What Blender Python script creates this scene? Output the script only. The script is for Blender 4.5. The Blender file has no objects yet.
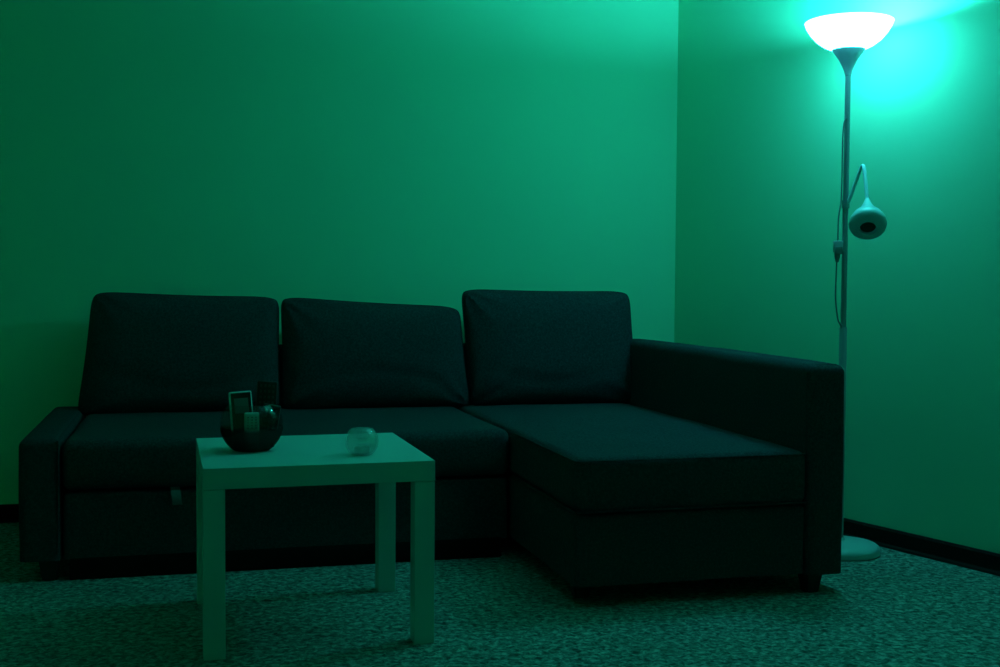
import bpy, bmesh, math, random
from mathutils import Vector, Matrix, Euler, noise
random.seed(7)
scene = bpy.context.scene
COL = scene.collection

# ---------------------------------------------------------------- camera
YAW, PITCH, ROLL = 0.2581, -0.0428, 0.0066
FPX = 1178.98
cam_d = bpy.data.cameras.new('camera')
cam = bpy.data.objects.new('camera', cam_d)
COL.objects.link(cam)
cam_d.sensor_width = 36.0
cam_d.lens = FPX * 36.0 / 1000.0
cam.location = (0.4746, -4.5181, 0.8829)
fwd = Vector((math.sin(YAW) * math.cos(PITCH), math.cos(YAW) * math.cos(PITCH), math.sin(PITCH)))
rgt = Vector((math.cos(YAW), -math.sin(YAW), 0.0))
upv = rgt.cross(fwd)
r2 = rgt * math.cos(ROLL) + upv * math.sin(ROLL)
u2 = upv * math.cos(ROLL) - rgt * math.sin(ROLL)
cam.matrix_world = Matrix(((r2.x, u2.x, -fwd.x, cam.location.x),
                           (r2.y, u2.y, -fwd.y, cam.location.y),
                           (r2.z, u2.z, -fwd.z, cam.location.z),
                           (0, 0, 0, 1)))
scene.camera = cam

# ---------------------------------------------------------------- world, exposure
world = bpy.data.worlds.new('world')
scene.world = world
world.use_nodes = True
world.node_tree.nodes['Background'].inputs[0].default_value = (0, 0, 0, 1)
world.node_tree.nodes['Background'].inputs[1].default_value = 0.0
vs = scene.view_settings
vs.view_transform = 'Standard'
vs.look = 'None'
vs.exposure = 0.0
vs.gamma = 1.0
vs.use_curve_mapping = False

BULB_COLOR = (0.075, 1.0, 1.18)
BULB_POWER = 1350.0
SHADE_COLOR = (0.085, 1.0, 1.18)
SHADE_POWER = 20.0
scene.cycles.diffuse_bounces = 8

# ---------------------------------------------------------------- materials
def new_mat(name):
    m = bpy.data.materials.new(name)
    m.use_nodes = True
    nt = m.node_tree
    return m, nt, nt.nodes['Principled BSDF']

def link(nt, a, b):
    nt.links.new(a, b)

def plain(name, col, rough=0.5, spec=0.5, metal=0.0, bump=0.0, scale=200.0):
    m, nt, b = new_mat(name)
    b.inputs['Base Color'].default_value = (*col, 1)
    b.inputs['Roughness'].default_value = rough
    b.inputs['Specular IOR Level'].default_value = spec
    b.inputs['Metallic'].default_value = metal
    if bump:
        tc = nt.nodes.new('ShaderNodeTexCoord')
        n = nt.nodes.new('ShaderNodeTexNoise')
        n.inputs['Scale'].default_value = scale
        n.inputs['Detail'].default_value = 3
        bp = nt.nodes.new('ShaderNodeBump')
        bp.inputs['Strength'].default_value = bump
        bp.inputs['Distance'].default_value = 0.002
        link(nt, tc.outputs['Object'], n.inputs['Vector'])
        link(nt, n.outputs['Fac'], bp.inputs['Height'])
        link(nt, bp.outputs['Normal'], b.inputs['Normal'])
    return m

def mat_wall(name, c1, c2):
    m, nt, b = new_mat(name)
    tc = nt.nodes.new('ShaderNodeTexCoord')
    n = nt.nodes.new('ShaderNodeTexNoise')
    n.inputs['Scale'].default_value = 1.3
    n.inputs['Detail'].default_value = 4
    mx = nt.nodes.new('ShaderNodeMix'); mx.data_type = 'RGBA'
    mx.inputs['A'].default_value = (*c1, 1); mx.inputs['B'].default_value = (*c2, 1)
    n2 = nt.nodes.new('ShaderNodeTexNoise')
    n2.inputs['Scale'].default_value = 160
    n2.inputs['Detail'].default_value = 2
    bp = nt.nodes.new('ShaderNodeBump')
    bp.inputs['Strength'].default_value = 0.12
    bp.inputs['Distance'].default_value = 0.001
    link(nt, tc.outputs['Object'], n.inputs['Vector'])
    link(nt, tc.outputs['Object'], n2.inputs['Vector'])
    link(nt, n.outputs['Fac'], mx.inputs['Factor'])
    link(nt, mx.outputs['Result'], b.inputs['Base Color'])
    link(nt, n2.outputs['Fac'], bp.inputs['Height'])
    link(nt, bp.outputs['Normal'], b.inputs['Normal'])
    b.inputs['Roughness'].default_value = 0.75
    b.inputs['Specular IOR Level'].default_value = 0.2
    return m

def mat_fabric(name, col, var=0.38):
    m, nt, b = new_mat(name)
    tc = nt.nodes.new('ShaderNodeTexCoord')
    n = nt.nodes.new('ShaderNodeTexNoise')
    n.inputs['Scale'].default_value = 320
    n.inputs['Detail'].default_value = 3
    n.inputs['Roughness'].default_value = 0.7
    vr = nt.nodes.new('ShaderNodeTexNoise')
    vr.inputs['Scale'].default_value = 140
    vr.inputs['Detail'].default_value = 2
    ad = nt.nodes.new('ShaderNodeMath'); ad.operation = 'AVERAGE' if False else 'MULTIPLY'
    rp = nt.nodes.new('ShaderNodeValToRGB')
    rp.color_ramp.elements[0].position = 0.14
    rp.color_ramp.elements[1].position = 0.40
    rp.color_ramp.elements[0].color = (*[c * (1 - var) for c in col], 1)
    rp.color_ramp.elements[1].color = (*[c * (1 + var) for c in col], 1)
    bp = nt.nodes.new('ShaderNodeBump')
    bp.inputs['Strength'].default_value = 0.35
    bp.inputs['Distance'].default_value = 0.0015
    link(nt, tc.outputs['Object'], n.inputs['Vector'])
    link(nt, tc.outputs['Object'], vr.inputs['Vector'])
    link(nt, n.outputs['Fac'], ad.inputs[0])
    link(nt, vr.outputs['Fac'], ad.inputs[1])
    link(nt, ad.outputs[0], rp.inputs['Fac'])
    link(nt, rp.outputs['Color'], b.inputs['Base Color'])
    link(nt, n.outputs['Fac'], bp.inputs['Height'])
    link(nt, bp.outputs['Normal'], b.inputs['Normal'])
    b.inputs['Roughness'].default_value = 0.95
    b.inputs['Specular IOR Level'].default_value = 0.1
    b.inputs['Sheen Weight'].default_value = 0.0
    return m

def mat_carpet(name):
    m, nt, b = new_mat(name)
    tc = nt.nodes.new('ShaderNodeTexCoord')
    n = nt.nodes.new('ShaderNodeTexNoise')
    n.inputs['Scale'].default_value = 58
    n.inputs['Detail'].default_value = 3.0
    n.inputs['Roughness'].default_value = 0.65
    n.inputs['Distortion'].default_value = 0.6
    n2 = nt.nodes.new('ShaderNodeTexNoise')
    n2.inputs['Scale'].default_value = 3.0
    n2.inputs['Detail'].default_value = 3
    rp = nt.nodes.new('ShaderNodeValToRGB')
    e = rp.color_ramp.elements
    e[0].position = 0.34; e[0].color = (0.06, 0.085, 0.070, 1)
    e[1].position = 0.68; e[1].color = (0.44, 0.60, 0.52, 1)
    x = e.new(0.5); x.color = (0.20, 0.27, 0.235, 1)
    mx = nt.nodes.new('ShaderNodeMix'); mx.data_type = 'RGBA'; mx.blend_type = 'MULTIPLY'
    mx.inputs['Factor'].default_value = 0.35
    bp = nt.nodes.new('ShaderNodeBump')
    bp.inputs['Strength'].default_value = 0.8
    bp.inputs['Distance'].default_value = 0.006
    link(nt, tc.outputs['Object'], n.inputs['Vector'])
    link(nt, tc.outputs['Object'], n2.inputs['Vector'])
    link(nt, n.outputs['Fac'], rp.inputs['Fac'])
    link(nt, rp.outputs['Color'], mx.inputs['A'])
    link(nt, n2.outputs['Fac'], mx.inputs['B'])
    link(nt, mx.outputs['Result'], b.inputs['Base Color'])
    link(nt, n.outputs['Fac'], bp.inputs['Height'])
    link(nt, bp.outputs['Normal'], b.inputs['Normal'])
    b.inputs['Roughness'].default_value = 1.0
    b.inputs['Specular IOR Level'].default_value = 0.05
    return m

def mat_emit(name, col, strength):
    m = bpy.data.materials.new(name); m.use_nodes = True
    nt = m.node_tree; nt.nodes.clear()
    o = nt.nodes.new('ShaderNodeOutputMaterial')
    e = nt.nodes.new('ShaderNodeEmission')
    e.inputs[0].default_value = (*col, 1)
    e.inputs[1].default_value = strength
    link(nt, e.outputs[0], o.inputs['Surface'])
    return m

def mat_thin_glass(name, tint_low, tint_high, z0, z1, gloss=1.0, haze=0.0, refl=0.05):
    """thin-walled glass, tinted from tint_low (at height z0) to tint_high (at z1)"""
    m = bpy.data.materials.new(name); m.use_nodes = True
    nt = m.node_tree; nt.nodes.clear()
    o = nt.nodes.new('ShaderNodeOutputMaterial')
    tr = nt.nodes.new('ShaderNodeBsdfTransparent')
    gl = nt.nodes.new('ShaderNodeBsdfGlossy')
    gl.inputs['Roughness'].default_value = 0.03
    gl.inputs['Color'].default_value = (gloss, gloss, gloss, 1)
    mx = nt.nodes.new('ShaderNodeMixShader')
    tc = nt.nodes.new('ShaderNodeTexCoord')
    sp = nt.nodes.new('ShaderNodeSeparateXYZ')
    mr = nt.nodes.new('ShaderNodeMapRange')
    mr.inputs['From Min'].default_value = z0; mr.inputs['From Max'].default_value = z1
    mc = nt.nodes.new('ShaderNodeMix'); mc.data_type = 'RGBA'
    mc.inputs['A'].default_value = (*tint_low, 1); mc.inputs['B'].default_value = (*tint_high, 1)
    link(nt, tc.outputs['Object'], sp.inputs[0])
    link(nt, sp.outputs['Z'], mr.inputs['Value'])
    link(nt, mr.outputs['Result'], mc.inputs['Factor'])
    link(nt, mc.outputs['Result'], tr.inputs['Color'])
    mx.inputs[0].default_value = refl
    tl = nt.nodes.new('ShaderNodeBsdfTranslucent'); tl.inputs[0].default_value = (.8, .85, .83, 1)
    hz = nt.nodes.new('ShaderNodeMixShader'); hz.inputs[0].default_value = haze
    link(nt, tr.outputs[0], hz.inputs[1]); link(nt, tl.outputs[0], hz.inputs[2])
    link(nt, hz.outputs[0], mx.inputs[1])
    link(nt, gl.outputs[0], mx.inputs[2])
    link(nt, mx.outputs[0], o.inputs['Surface'])
    return m

M = {}
M['wall'] = mat_wall('wall_paint', (0.26, 0.77, 0.48), (0.25, 0.755, 0.465))
M['ceiling'] = mat_wall('ceiling_paint', (0.40, 0.87, 0.70), (0.39, 0.85, 0.68))
M['carpet'] = mat_carpet('carpet_pile')
M['base'] = plain('baseboard_black', (0.010, 0.009, 0.009), 0.7, 0.15)
M['fabric'] = mat_fabric('sofa_fabric', (0.032, 0.050, 0.058))
M['piping'] = mat_fabric('piping_fabric', (0.030, 0.042, 0.050))
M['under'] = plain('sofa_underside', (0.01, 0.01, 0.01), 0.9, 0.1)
M['blackleg'] = plain('black_plastic', (0.012, 0.012, 0.013), 0.5, 0.4)
M['strap'] = plain('grey_webbing', (0.11, 0.13, 0.13), 0.8, 0.2, bump=0.3, scale=600)
M['table'] = plain('white_lacquer', (0.42, 0.64, 0.60), 0.45, 0.35, bump=0.03, scale=90)
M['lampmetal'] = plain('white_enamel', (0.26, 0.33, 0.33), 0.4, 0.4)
M['lampcup'] = plain('grey_plastic', (0.40, 0.45, 0.47), 0.45, 0.4)
M['lampbase'] = plain('white_base_enamel', (0.40, 0.60, 0.58), 0.35, 0.4)
M['cord'] = plain('cord_rubber', (0.20, 0.23, 0.23), 0.5, 0.4)
M['switch'] = plain('switch_plastic', (0.42, 0.46, 0.46), 0.35, 0.5)
M['armwhite'] = plain('reading_arm_enamel', (0.50, 0.80, 0.82), 0.3, 0.5)
M['readshade'] = plain('reading_shade_plastic', (0.60, 0.84, 0.86), 0.28, 0.5)
_nt = M['readshade'].node_tree           # thin plastic lets some light through
_tl = _nt.nodes.new('ShaderNodeBsdfTranslucent'); _tl.inputs[0].default_value = (0.62, 0.76, 0.78, 1)
_mx = _nt.nodes.new('ShaderNodeMixShader'); _mx.inputs[0].default_value = 0.28
link(_nt, _nt.nodes['Principled BSDF'].outputs[0], _mx.inputs[1]); link(_nt, _tl.outputs[0], _mx.inputs[2])
link(_nt, _mx.outputs[0], _nt.nodes['Material Output'].inputs['Surface'])
M['dark'] = plain('dark_inside', (0.035, 0.045, 0.04), 0.6, 0.2)
M['shade'] = mat_emit('lit_frosted_shade', SHADE_COLOR, SHADE_POWER)
M['bulb'] = mat_emit('lit_bulb', BULB_COLOR, BULB_POWER)
M['smoke'] = mat_thin_glass('smoked_glass', (0.20, 0.23, 0.22), (0.84, 0.87, 0.86), 0.052, 0.062, refl=0.03)
M['clear'] = mat_thin_glass('clear_glass', (0.90, 0.92, 0.91), (0.92, 0.94, 0.93), 0.0, 0.07, haze=0.20, refl=0.07)
M['wax'] = plain('pale_wax', (0.45, 0.50, 0.46), 0.6, 0.3)
M['rblack'] = plain('remote_black', (0.012, 0.013, 0.014), 0.4, 0.4)
M['rkey'] = plain('remote_dark_keys', (0.05, 0.055, 0.055), 0.5, 0.4)
M['rgrey'] = plain('remote_light_grey', (0.70, 0.85, 0.82), 0.4, 0.4)
M['rkey2'] = plain('remote_grey_keys', (0.20, 0.22, 0.22), 0.5, 0.4)
M['screen'] = plain('small_screen', (0.05, 0.06, 0.05), 0.2, 0.5)

# ---------------------------------------------------------------- helpers
def obj(name, me, mat=None, parent=None, loc=None, rot=None, smooth=True):
    if isinstance(me, bmesh.types.BMesh):
        b = me
        me = bpy.data.meshes.new(name)
        bmesh.ops.recalc_face_normals(b, faces=b.faces[:])
        b.to_mesh(me); b.free()
    o = bpy.data.objects.new(name, me)
    COL.objects.link(o)
    if mat is not None and not me.materials:
        me.materials.append(M[mat])
    if smooth:
        for p in me.polygons:
            p.use_smooth = True
        if hasattr(me, 'set_sharp_from_angle'):
            me.set_sharp_from_angle(angle=math.radians(40))
    if loc is not None: o.location = loc
    if rot is not None: o.rotation_euler = rot
    if parent is not None: o.parent = parent
    return o

def tag(o, label, cat, group=None):
    o['label'] = label; o['category'] = cat
    if group: o['group'] = group
    return o

def thing(name, label, cat, loc=(0, 0, 0), rot=(0, 0, 0), group=None):
    o = bpy.data.objects.new(name, None)
    COL.objects.link(o)
    o.empty_display_size = 0.1
    o.location = loc; o.rotation_euler = rot
    return tag(o, label, cat, group)

def structure(o):
    o['kind'] = 'structure'
    return o

def box_bm(x0, x1, y0, y1, z0, z1, bev=0.0, seg=2):
    b = bmesh.new()
    bmesh.ops.create_cube(b, size=1.0)
    for v in b.verts:
        v.co = Vector((x0 + (v.co.x + .5) * (x1 - x0), y0 + (v.co.y + .5) * (y1 - y0), z0 + (v.co.z + .5) * (z1 - z0)))
    if bev:
        bmesh.ops.bevel(b, geom=b.edges[:], offset=bev, segments=seg, profile=0.5, affect='EDGES')
    return b

def soft_box(x0, x1, y0, y1, z0, z1, r=0.03, n=(24, 24, 8), crown=0.0, front=0.0, lump=0.0, seed=0.0, skew=None, flat=False):
    """upholstered box: rounded edges, a crowned top, a bulging front, slight lumps"""
    b = bmesh.new()
    cx, cy, cz = (x0 + x1) / 2, (y0 + y1) / 2, (z0 + z1) / 2
    h = Vector(((x1 - x0) / 2, (y1 - y0) / 2, (z1 - z0) / 2))
    def axis(k, half):
        # denser towards the ends, so that the rounding shows
        a = [-half, -half + r * .3, -half + r * .65, -half + r]
        inner = [(-half + r) + (2 * half - 2 * r) * i / k for i in range(1, k)]
        return a + inner + [-q for q in reversed(a)]
    A = [axis(n[i], h[i]) for i in range(3)]
    cache = {}
    def vert(p):
        key = (round(p[0], 6), round(p[1], 6), round(p[2], 6))
        if key not in cache:
            q = Vector((max(-h.x + r, min(h.x - r, p[0])), max(-h.y + r, min(h.y - r, p[1])), max(-h.z + r, min(h.z - r, p[2]))))
            if flat and p[2] < 0: q.z = p[2]
            d = Vector(p) - q
            w = q + d.normalized() * r if d.length > 1e-9 else q
            u, v_, t = w.x / h.x, w.y / h.y, w.z / h.z
            if crown and t > 0:
                w.z += crown * max(0, 1 - u ** 4) * max(0, 1 - v_ ** 4) * t
            if front and v_ < 0:
                w.y -= front * max(0, 1 - t ** 2) * max(0, 1 - u ** 6) * (-v_)
            if lump:
                nv = noise.noise_vector(Vector((w.x * 4 + seed, w.y * 4 + seed, w.z * 4)))
                w += nv * lump
            w = w + Vector((cx, cy, cz))
            if skew: w = skew(w)
            cache[key] = b.verts.new(w)
        return cache[key]
    for ax in range(3):
        i, j = [(1, 2), (0, 2), (0, 1)][ax]
        for sgn in (-1, 1):
            for a in range(len(A[i]) - 1):
                for c in range(len(A[j]) - 1):
                    ps = []
                    for da, dc in ((0, 0), (1, 0), (1, 1), (0, 1)):
                        p = [0, 0, 0]
                        p[ax] = sgn * h[ax]; p[i] = A[i][a + da]; p[j] = A[j][c + dc]
                        ps.append(vert(p))
                    try: b.faces.new(ps)
                    except ValueError: pass
    return b

def lathe(profile, seg=48, closed=False):
    b = bmesh.new()
    rings = []
    for (r, z) in profile:
        if r < 1e-6:
            rings.append([b.verts.new((0, 0, z))])
        else:
            rings.append([b.verts.new((r * math.cos(2 * math.pi * k / seg), r * math.sin(2 * math.pi * k / seg), z)) for k in range(seg)])
    n = len(rings)
    for q in range(n if closed else n - 1):
        a, c = rings[q], rings[(q + 1) % n]
        for k in range(seg):
            k2 = (k + 1) % seg
            if len(a) == 1 and len(c) == 1: continue
            if len(a) == 1: b.faces.new((a[0], c[k], c[k2]))
            elif len(c) == 1: b.faces.new((a[k], a[k2], c[0]))
            else: b.faces.new((a[k], a[k2], c[k2], c[k]))
    return b

def tube(pts, r, seg=10, cap=True):
    b = bmesh.new()
    P = [Vector(p) for p in pts]
    rad = r if isinstance(r, (list, tuple)) else [r] * len(P)
    rings = []
    prev = None
    for i, p in enumerate(P):
        t = (P[min(i + 1, len(P) - 1)] - P[max(i - 1, 0)]).normalized()
        if prev is None:
            a = Vector((0, 0, 1)) if abs(t.z) < 0.9 else Vector((1, 0, 0))
            nrm = t.cross(a).normalized()
        else:
            nrm = (prev - t * prev.dot(t)).normalized()
        prev = nrm
        bi = t.cross(nrm)
        rings.append([b.verts.new(p + (nrm * math.cos(2 * math.pi * k / seg) + bi * math.sin(2 * math.pi * k / seg)) * rad[i]) for k in range(seg)])
    for q in range(len(rings) - 1):
        for k in range(seg):
            b.faces.new((rings[q][k], rings[q][(k + 1) % seg], rings[q + 1][(k + 1) % seg], rings[q + 1][k]))
    if cap:
        b.faces.new(rings[0]); b.faces.new(rings[-1][::-1])
    return b

def spline(pts, n=8):
    """Catmull-Rom through the points"""
    P = [Vector(p) for p in pts]
    out = []
    for i in range(len(P) - 1):
        p0, p1, p2, p3 = P[max(i - 1, 0)], P[i], P[i + 1], P[min(i + 2, len(P) - 1)]
        for k in range(n):
            t = k / n
            out.append(0.5 * ((2 * p1) + (p2 - p0) * t + (2 * p0 - 5 * p1 + 4 * p2 - p3) * t * t + (3 * p1 - p0 - 3 * p2 + p3) * t ** 3))
    out.append(P[-1])
    return out

# ---------------------------------------------------------------- the room
CX, CY = 2.447, 0.083          # inside corner of the two visible walls
BW = math.tan(0.005)           # back wall runs almost along x
RW = math.tan(-0.2719)         # right wall opens outwards towards the viewer
H = 2.42
XL, YF = -1.35, -5.1
def back_y(x): return CY + BW * (x - CX)
def right_x(y): return CX + RW * (y - CY)
TH = 0.1
def prism(pts, z0, z1):
    b = bmesh.new()
    lo = [b.verts.new((x, y, z0)) for x, y in pts]
    hi = [b.verts.new((x, y, z1)) for x, y in pts]
    n = len(pts)
    b.faces.new(lo[::-1]); b.faces.new(hi)
    for k in range(n):
        b.faces.new((lo[k], lo[(k + 1) % n], hi[(k + 1) % n], hi[k]))
    return b
foot = [(XL, YF), (right_x(YF), YF), (CX, CY), (XL, back_y(XL))]
big = [(XL - TH, YF - TH), (right_x(YF) + TH, YF - TH), (right_x(YF) + TH, CY + TH), (XL - TH, CY + TH)]
structure(obj('floor', prism(big, -0.08, 0.0), 'carpet', smooth=False))['label'] = 'mottled grey cut-pile carpet covering the floor'
structure(obj('ceiling', prism(big, H, H + 0.08), 'ceiling', smooth=False))
structure(obj('wall_back', prism([(XL - TH, back_y(XL)), (CX + 0.06, back_y(CX + .06)), (CX + 0.06, CY + TH), (XL - TH, CY + TH)], 0, H), 'wall', smooth=False))
structure(obj('wall_right', prism([(CX, CY), (right_x(YF), YF), (right_x(YF) + TH, YF), (CX + TH, CY)], 0, H), 'wall', smooth=False))
structure(obj('wall_left', prism([(XL - TH, YF), (XL, YF), (XL, back_y(XL)), (XL - TH, back_y(XL))], 0, H), 'wall', smooth=False))
structure(obj('wall_front', prism([(XL - TH, YF - TH), (right_x(YF) + TH, YF - TH), (right_x(YF) + TH, YF), (XL - TH, YF)], 0, H), 'wall', smooth=False))
# black baseboards: a board with a chamfered top edge and a small quarter-round at its foot
def baseboard(name, a, b_, nrm):
    a, b_, nrm = Vector((*a, 0)), Vector((*b_, 0)), Vector((*nrm, 0)).normalized()
    prof = [(0, 0), (0.020, 0), (0.020, 0.006), (0.013, 0.013), (0.013, 0.057), (0.008, 0.064), (0, 0.064)]
    b = bmesh.new()
    r1 = [b.verts.new(a + nrm * d + Vector((0, 0, z))) for d, z in prof]
    r2_ = [b.verts.new(b_ + nrm * d + Vector((0, 0, z))) for d, z in prof]
    n = len(prof)
    for k in range(n):
        b.faces.new((r1[k], r1[(k + 1) % n], r2_[(k + 1) % n], r2_[k]))
    b.faces.new(r1); b.faces.new(r2_[::-1])
    return structure(obj(name, b, 'base', smooth=False))
baseboard('baseboard_back', (XL, back_y(XL)), (CX, CY), (0, -1))
baseboard('baseboard_left', (XL, YF), (XL, back_y(XL)), (1, 0))
baseboard('baseboard_front', (right_x(YF), YF), (XL, YF), (0, 1))
baseboard('baseboard_right', (CX, CY), (right_x(YF), YF), (-1, RW))

# ---------------------------------------------------------------- sofa
SW, AX, CL, BL = 2.291, 2.172, 1.476, 0.111
SF, DEP, H0, ZS = -0.882, -1.530, 0.0615, 0.416
BK = 0.055
BF = -0.035           # front of the backrest
sofa = thing('corner_sofa', 'dark grey fabric corner sofa with chaise and one tall arm at right', 'sofa', (0, 0, 0))
def sink(w):     # seats fall slightly towards the backrest
    if w.z > 0.3: w.z -= 0.004 * max(0, min(1, (w.y + 0.7) / 0.6))
    return w
obj('backrest', soft_box(0.185, AX, BF, BK, 0.06, 0.645, r=0.03, n=(40, 4, 12), lump=0.003, seed=3), 'fabric', sofa)
obj('armrest', soft_box(AX, SW, DEP, BK, H0 - .006, 0.656, r=0.026, n=(4, 40, 14), crown=0.006, lump=0.002, seed=11, flat=True), 'fabric', sofa)
arm = [o for o in sofa.children if o.name == 'armrest'][0]
# piped seam around the front panel of the arm
q = 0.003
loop = [(AX + q, DEP + .022, H0 + .03)] + [(AX + q, DEP + .022, z) for z in (.2, .4, .6, .632)] + [(AX + .028, DEP + .022, .655), (SW - .028, DEP + .022, .655)] + [(SW - q, DEP + .022, z) for z in (.632, .6, .4, .2, H0 + .03)]
obj('piping', tube(loop, 0.0035, 6), 'piping', arm)
obj('low_side_panel', soft_box(-.007, BL - .003, SF, BK, H0, ZS + .004, r=0.022, n=(4, 24, 10), crown=0.004, lump=0.003, seed=5, flat=True), 'fabric', sofa)
sp_ = [o for o in sofa.children if o.name == 'low_side_panel'][0]
loop = [(BL - .013, SF + .003, H0 + .02), (BL - .008, SF + .002, .25), (BL - .008, SF + .004, .395), (BL - .010, SF + .03, .413), (BL - .010, -.5, .416), (BL - .010, -.15, .416)]
obj('piping', tube(spline(loop, 6), 0.003, 6), 'piping', sp_)
obj('seat_cushion', soft_box(BL, CL - .004, SF, BF, 0.262, ZS - .004, r=0.03, n=(40, 20, 5), crown=0.004, front=0.008, lump=0.003, seed=1, skew=sink), 'fabric', sofa)
dr = obj('pull_out_drawer', soft_box(BL + .004, CL - .008, SF + .008, -0.12, H0, 0.256, r=0.014, n=(30, 8, 6), lump=0.002, seed=8, flat=True), 'fabric', sofa)
# webbing pull tab on the drawer, folded over at the seam
b = bmesh.new()
path = [(0, 0.022), (0.002, 0.012), (-.008, 0.0), (-.012, -.012), (-.010, -.030)]
for sx in (0,):
    rows = []
    for (dy, dz), dx in zip(path, (0, .002, .004, .006, .008)):
        rows.append([b.verts.new((x + dx, SF + dy - .002 + t, 0.245 + dz)) for x in (0.417, 0.445) for t in (0, .003)])
    for a, c in zip(rows, rows[1:]):
        for i, j in ((0, 1), (1, 3), (3, 2), (2, 0)):
            b.faces.new((a[i], a[j], c[j], c[i]))
    b.faces.new((rows[0][0], rows[0][1], rows[0][3], rows[0][2])); b.faces.new((rows[-1][0], rows[-1][1], rows[-1][3], rows[-1][2]))
t = obj('pull_strap', b, 'strap', dr); t['label'] = 'pale webbing pull tab'
ch = obj('chaise_cushion', soft_box(CL, AX - .003, DEP, BF, 0.262, ZS - .003, r=0.026, n=(24, 40, 5), crown=0.005, front=0.006, lump=0.003, seed=21, skew=sink), 'fabric', sofa)
bx_ = obj('chaise_box', soft_box(CL + .006, AX - .003, DEP + .008, BK - .01, H0, 0.256, r=0.014, n=(20, 30, 6), lump=0.002, seed=31, flat=True), 'fabric', sofa)
# piping round the foot end and the side of the chaise cushion
for z, nm in ((0.266, 'piping'), (0.404, 'piping')):
    loop = [(AX - .01, DEP + .002, z), (1.8, DEP - (.001 if z < .3 else .001), z), (CL + .03, DEP + .001, z), (CL + .008, DEP + .008, z), (CL + .002, DEP + .03, z), (CL + .001, -1.2, z), (CL + .001, SF - .02, z)]
    obj(nm, tube(spline(loop, 8), 0.0025, 6), 'piping', ch)
# legs: short tapered black feet
def leg_bm(h):
    b = bmesh.new()
    for z, w in ((0, .020), (h, .030)):
        for sx, sy in ((-1, -1), (1, -1), (1, 1), (-1, 1)):
            b.verts.new((sx * w, sy * w, z))
    b.verts.ensure_lookup_table()
    V = b.verts
    b.faces.new((V[0], V[1], V[2], V[3])); b.faces.new((V[4], V[5], V[6], V[7]))
    for k in range(4):
        b.faces.new((V[k], V[(k + 1) % 4], V[4 + (k + 1) % 4], V[4 + k]))
    bmesh.ops.bevel(b, geom=[e for e in b.edges if abs(e.verts[0].co.z - e.verts[1].co.z) > .01], offset=.006, segments=2, affect='EDGES')
    return b
lm = None
for (x, y) in ((2.206, DEP + .045), (0.075, SF + .034), (2.21, -0.03), (0.06, -0.04), (1.54, DEP + .14), (1.0, -0.05)):
    if lm is None:
        o = obj('leg', leg_bm(H0 + .004), 'blackleg', sofa, (x, y, 0)); lm = o.data
    else:
        o = obj('leg', lm, None, sofa, (x, y, 0))
# the runner that carries the pull-out section, set back under the drawer
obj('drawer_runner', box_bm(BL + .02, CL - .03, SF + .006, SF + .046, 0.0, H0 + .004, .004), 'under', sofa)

# ---------------------------------------------------------------- loose back cushions
def pillow_bm(w, h, t, seed, lean_in=0.0, tops=(0, 0, 0, 0), slant=(0, 0)):
    """boxy stuffed cushion in the x-z plane, face to -y; tops = (tl, tr, br, bl) corner drops"""
    N, K = 44, 30
    b = bmesh.new()
    def edge(u, v):
        # rounded rectangle outline, drawn in a little between the corners
        x = u * w / 2 * (1 - 0.018 * (1 - v * v))
        z = v * h / 2 * (1 - 0.03 * (1 - u * u))
        k = (abs(u) ** 9 * abs(v) ** 9)
        x -= math.copysign(0.014 * k, u); z -= math.copysign(0.014 * k, v)
        s = (u + 1) / 2; r = (v + 1) / 2
        dz = (1 - s) * r * tops[0] + s * r * tops[1] + s * (1 - r) * tops[2] + (1 - s) * (1 - r) * tops[3]
        dx = r * ((1 - s) * slant[0] + s * slant[1])
        return x + dx, z + dz
    G = {}
    for side in (-1, 1):
        for i in range(N + 1):
            for j in range(K + 1):
                u = math.sin((i / N * 2 - 1) * math.pi / 2) * .5 + (i / N * 2 - 1) * .5
                v = math.sin((j / K * 2 - 1) * math.pi / 2) * .5 + (j / K * 2 - 1) * .5
                rim = i in (0, N) or j in (0, K)
                if rim and side == 1: continue
                x, z = edge(u, v)
                full = (max(0, 1 - abs(u) ** 5) * max(0, 1 - abs(v) ** 5)) ** 0.45
                belly = 0.78 + 0.22 * (1 - u * u) * (1 - (v + .15) ** 2)
                y = side * t / 2 * full * belly
                if not rim:
                    p = Vector((x * 5 + seed, z * 5, side * 3.0))
                    y += 0.010 * noise.noise(p) * full
                    # creases that run in from the corners
                    for cu, cv in ((-1, -1), (1, -1), (-1, 1), (1, 1)):
                        d = math.hypot((u - cu) * w, (v - cv) * h) / 0.5
                        if d < 1:
                            a = math.atan2((v - cv) * h, (u - cu) * w)
                            y += 0.007 * math.sin(a * 11 + seed) * (1 - d) ** 1.2 * min(1, d * 5)
                    # soft horizontal fold
                    y += -side * 0.006 * math.exp(-((v + .45 + .15 * math.sin(u * 3 + seed)) / .10) ** 2) * (1 - u ** 4)
                G[(side, i, j)] = b.verts.new((x, y, z))
    def g(side, i, j):
        return G[(side, i, j)] if (side, i, j) in G else G[(-1, i, j)]
    for side in (-1, 1):
        for i in range(N):
            for j in range(K):
                f = [g(side, i, j), g(side, i + 1, j), g(side, i + 1, j + 1), g(side, i, j + 1)]
                b.faces.new(f if side == -1 else f[::-1])
    rim = [G[(-1, i, 0)].co.copy() for i in range(N)] + [G[(-1, N, j)].co.copy() for j in range(K)] + \
          [G[(-1, i, K)].co.copy() for i in range(N, 0, -1)] + [G[(-1, 0, j)].co.copy() for j in range(K, 0, -1)]
    return b, rim

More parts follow.
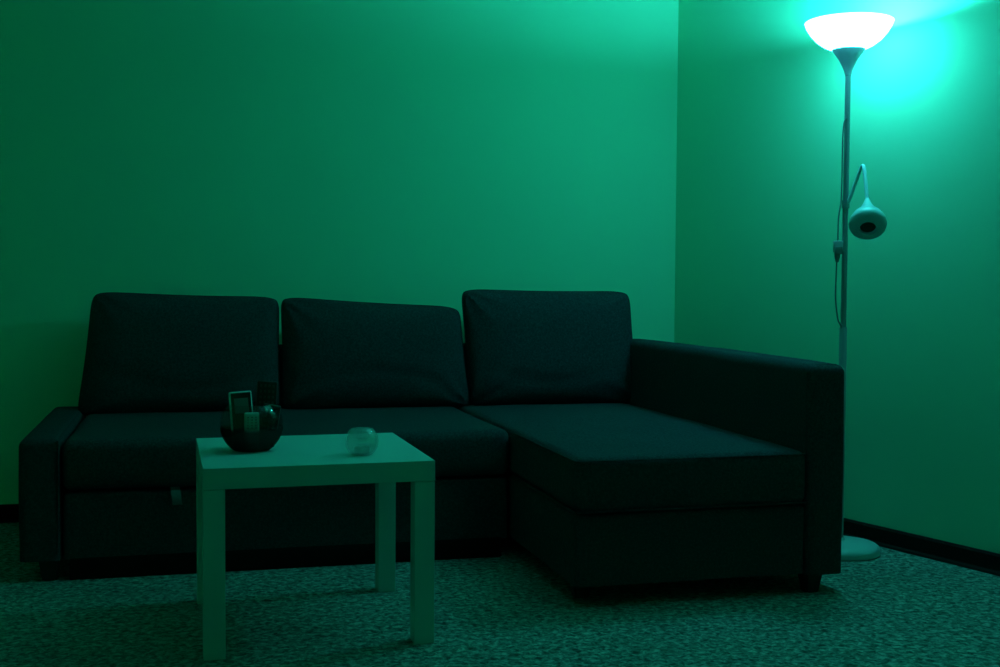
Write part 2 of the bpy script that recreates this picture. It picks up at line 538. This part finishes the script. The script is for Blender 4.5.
def back_cushion(label, x, y, z, w, h, t, tilt, roll, seed, tops=(0, 0, 0, 0), slant=(0, 0), yaw=0.0):
    root = thing('back_cushion', label, 'cushion', (x, y, z), (tilt, roll, yaw), 'loose back cushions on the sofa')
    b, rim = pillow_bm(w, h, t, seed, tops=tops, slant=slant)
    for v in b.verts: v.co.z += h / 2
    obj('cover', b, 'fabric', root)
    rim = [p + Vector((0, 0, h / 2)) for p in rim]
    obj('seam_piping', tube(rim + rim[:1], 0.003, 6, cap=False), 'piping', root)
    return root
TL = -0.10
back_cushion('leftmost dark grey back cushion, beside the low end of the sofa', 0.444, -0.105, 0.402, 0.716, 0.430, 0.15, TL, 0.0, 1.3, tops=(0.014, -.004, 0, -.004), slant=(.055, -.002))
back_cushion('middle dark grey back cushion, lower and sagging towards its right end', 1.167, -0.105, 0.402, 0.720, 0.414, 0.15, TL, 0.0, 4.7, tops=(0.014, -.024, 0, 0), slant=(-.003, -.04))
back_cushion('tallest dark grey back cushion, on the chaise against the tall arm', 1.868, -0.105, 0.402, 0.700, 0.450, 0.16, TL, 0.0, 8.1, tops=(0.010, .004, 0, 0), slant=(-.025, -.03))

# ---------------------------------------------------------------- side table
table = thing('side_table', 'square white side table with thick top and four block legs', 'table', (0.7724, -1.4474, 0), (0, 0, 0.0215))
T = 0.275
obj('tabletop', box_bm(-T, T, -T, T, 0.40, 0.45, 0.0016), 'table', table, smooth=False)
lmesh = None
for sx in (-1, 1):
    for sy in (-1, 1):
        if lmesh is None:
            o = obj('leg', box_bm(-.025, .025, -.025, .025, 0, 0.3985, 0.0014), 'table', table, (sx * (T - .0255), sy * (T - .0255), 0), smooth=False); lmesh = o.data
        else:
            obj('leg', lmesh, None, table, (sx * (T - .0255), sy * (T - .0255), 0), smooth=False)

# ---------------------------------------------------------------- glass bowl with remotes
BX, BY, BZ = 0.629, -1.440, 0.4505
bowl = thing('glass_bowl', 'round smoked glass bowl holding remote controls on the white table', 'bowl', (BX, BY, BZ))
R = 0.080
def sphere_profile(R, cz, z0, z1, n, th):
    out = []
    a0 = math.asin((z0 - cz) / R); a1 = math.asin((z1 - cz) / R)
    for k in range(n + 1):
        a = a0 + (a1 - a0) * k / n
        out.append((R * math.cos(a), cz + R * math.sin(a)))
    ri = R - th
    inn = []
    b0 = math.asin(max(-1, (z0 + th - cz) / ri)); b1 = math.asin(min(1, (z1 - cz) / ri))
    for k in range(n + 1):
        a = b1 + (b0 - b1) * k / n
        inn.append((ri * math.cos(a), cz + ri * math.sin(a)))
    return [(0, z0)] + out + [(out[-1][0] - th / 2, z1 + th / 2)] + inn + [(0, z0 + th)]
obj('glass_wall', lathe(sphere_profile(R, 0.066, 0.0, 0.117, 20, 0.003), 56), 'smoke', bowl)

def remote_parts(root, w, l, d, mat, keymat, rows, cols, y_top, y_bot, screen=None, bezel=None):
    """body stands along +z, face to -y"""
    obj('body', box_bm(-w / 2, w / 2, -d / 2, d / 2, 0, l, min(d * .35, .004), 3), mat, root)
    if rows:
        b = bmesh.new()
        for i in range(rows):
            for j in range(cols):
                kw = w * .8 / cols
                cx = -w * .4 + kw * (j + .5); cz = y_bot + (y_top - y_bot) * (i + .5) / rows
                kh = (y_top - y_bot) / rows
                bb = box_bm(cx - kw * .27, cx + kw * .27, -d / 2 - .0018, -d / 2 + .001, cz - kh * .24, cz + kh * .24, .0008, 1)
                me = bpy.data.meshes.new('tmp'); bb.to_mesh(me); bb.free(); b.from_mesh(me); bpy.data.meshes.remove(me)
        k = obj('keypad', b, keymat, root, smooth=False); k['kind'] = 'stuff'
    if screen:
        z0, z1 = screen
        obj('screen', box_bm(-w * .40, w * .40, -d / 2 - .0008, -d / 2 + .001, z0, z1, .0004, 1), 'screen', root, smooth=False)
r = thing('remote_control', 'handset with pale rim and dark display leaning out of the bowl at left', 'remote', (BX - .018, BY + .020, BZ + .007), (math.radians(-8), math.radians(-3), math.radians(8)), 'remote controls in the bowl')
remote_parts(r, 0.058, 0.142, 0.014, 'rgrey', None, 0, 0, 0, 0)
obj('face_plate', box_bm(-.0255, .0255, -.0085, -.006, .004, .138, .0008, 1), 'rblack', r, smooth=False)
obj('display', box_bm(-.018, .018, -.0092, -.008, .085, .124, .0003, 1), 'rkey2', r, smooth=False)
r = thing('remote_control', 'tallest black remote with rows of keys standing up in the bowl', 'remote', (BX + .030, BY + .010, BZ + .010), (math.radians(-6), math.radians(4), math.radians(-3)), 'remote controls in the bowl')
remote_parts(r, 0.052, 0.165, 0.018, 'rblack', 'rkey', 9, 4, .160, .03)
r = thing('remote_control', 'short light grey remote with small keys in front inside the bowl', 'remote', (BX - .002, BY - .036, BZ + .007), (math.radians(4), 0, math.radians(3)), 'remote controls in the bowl')
remote_parts(r, 0.037, 0.094, 0.012, 'rgrey', 'rkey2', 5, 3, .086, .052)
r = thing('remote_control', 'short black remote leaning right in the bowl beside the tallest one', 'remote', (BX + .034, BY - .022, BZ + .012), (math.radians(3), math.radians(10), math.radians(-12)), 'remote controls in the bowl')
remote_parts(r, 0.044, 0.108, 0.016, 'rblack', 'rkey', 5, 3, .100, .03)

# ---------------------------------------------------------------- clear glass votive
vot = thing('candle_holder', 'small round clear glass candle holder on the white table', 'candle holder', (0.892, -1.585, 0.4505))
obj('glass_wall', lathe(sphere_profile(0.042, 0.034, 0.0, 0.064, 16, 0.004), 48), 'clear', vot)
obj('tealight', lathe([(0, .006), (.019, .006), (.020, .007), (.020, .020), (.018, .020), (.017, .017), (0, .017)], 32), 'wax', vot)

# ---------------------------------------------------------------- floor lamp
LX, LY = 2.550, -1.068
lamp = thing('floor_lamp', 'white uplighter floor lamp with small reading arm, in the corner behind the sofa arm', 'lamp', (LX, LY, 0), (0, 0, -YAW))
# in lamp space x runs to the right of the view, -y towards the viewer
obj('base', lathe([(0, 0), (.124, 0), (.130, .004), (.130, .018), (.127, .026), (.118, .033), (.095, .038), (.055, .042), (.020, .044), (.016, .052), (0, .052)], 64), 'lampbase', lamp)
obj('lower_pole', lathe([(0, .04), (.0125, .04), (.0125, .742), (.0105, .746), (0, .746)], 24), 'lampmetal', lamp)
obj('upper_pole', lathe([(0, .74), (.0092, .74), (.0092, 1.575), (0, 1.575)], 24), 'lampmetal', lamp)
obj('shade_cup', lathe([(0, 1.565), (.0105, 1.565), (.012, 1.575), (.0185, 1.592), (.029, 1.613), (.043, 1.634), (.053, 1.648), (.0515, 1.649), (.040, 1.637), (0, 1.630)], 48), 'lampcup', lamp)
RIM = 1.735
prof_o = [(.030, 1.6385), (.056, 1.6485), (.080, 1.660), (.103, 1.677), (.122, 1.699), (.135, 1.720), (.1405, RIM)]
prof_i = [(a - .0035, c + .0015) for a, c in reversed(prof_o[1:])] + [(.030, 1.6425)]
obj('lamp_shade', lathe(prof_o + [(.139, RIM + .0015)] + prof_i, 48, closed=True), 'shade', lamp)
obj('bulb_holder', lathe([(0, 1.636), (.016, 1.636), (.016, 1.678), (.011, 1.690), (0, 1.690)], 24), 'lampmetal', lamp)
obj('bulb', lathe([(0, 1.690), (.010, 1.693), (.018, 1.703), (.021, 1.715), (.018, 1.727), (.010, 1.734), (0, 1.736)], 16), 'bulb', lamp)
# reading arm: gooseneck out of the pole, over and down to a small tilted shade
apex = Vector((.040, -.040, 1.268))
neck = Vector((.038, -.105, 1.152))
arm_pts = [(.004, -.006, 1.150), (.012, -.012, 1.172), (.024, -.022, 1.215), (.034, -.033, 1.252), tuple(apex), (.0415, -.052, 1.260), (.040, -.075, 1.220), tuple(neck)]
ra = obj('reading_arm', tube(spline(arm_pts, 8), 0.0062, 12), 'armwhite', lamp)
obj('arm_clamp', lathe([(.0088, 1.134), (.0125, 1.134), (.0125, 1.160), (.0088, 1.160)], 24, closed=True), 'lampmetal', lamp)
tilt = math.radians(43)
axis = Vector((-.20, -math.cos(tilt), -math.sin(tilt))).normalized()       # where the opening faces
rs = obj('reading_shade', lathe([(0, -.118), (.0075, -.118), (.0095, -.110), (.014, -.092), (.0215, -.072), (.0235, -.066), (.024, -.056), (.030, -.049), (.046, -.030), (.055, -.010), (.0575, .004),
        (.055, .014), (.047, .021), (.035, .0255), (.0255, .0265), (.0245, .0255), (.034, .0225), (.045, .018), (.052, .011), (.0545, .003), (.050, -.012), (.030, -.040), (0, -.044)], 48), 'readshade', lamp)
rs.rotation_euler = axis.to_track_quat('Z', 'Y').to_euler()
c = neck + axis * 0.113
rs.location = c
obj('reading_bulb', lathe([(0, -.040), (.012, -.040), (.012, -.026), (.022, -.010), (.0242, .006), (.0238, .016), (.018, .021), (0, .023)], 24), 'dark', rs)
# cord hanging beside the pole, with a rocker switch
cord = [(-.006, -.009, 1.425), (-.013, -.010, 1.408), (-.0165, -.010, 1.36), (-.0165, -.010, 1.26), (-.018, -.010, 1.16), (-.0255, -.010, 1.10), (-.026, -.010, 1.035), (-.028, -.010, .97), (-.030, -.010, .90), (-.030, -.010, .84), (-.022, -.010, .775), (-.0115, -.009, .752), (-.008, -.006, .744)]
obj('cord', tube(spline(cord, 6), 0.0026, 8), 'cord', lamp)
sw = obj('cord_switch', box_bm(-.040, -.010, -.020, .002, .990, 1.028, .004, 2), 'switch', lamp)
obj('rocker', box_bm(-.037, -.013, -.0235, -.018, .984, 1.008, .0015, 1), 'cord', sw)
obj('switch_tail', lathe([(0, .958), (.005, .958), (.009, .975), (.009, .992), (0, .992)], 16), 'cord', sw, (-.027, -.010, 0))
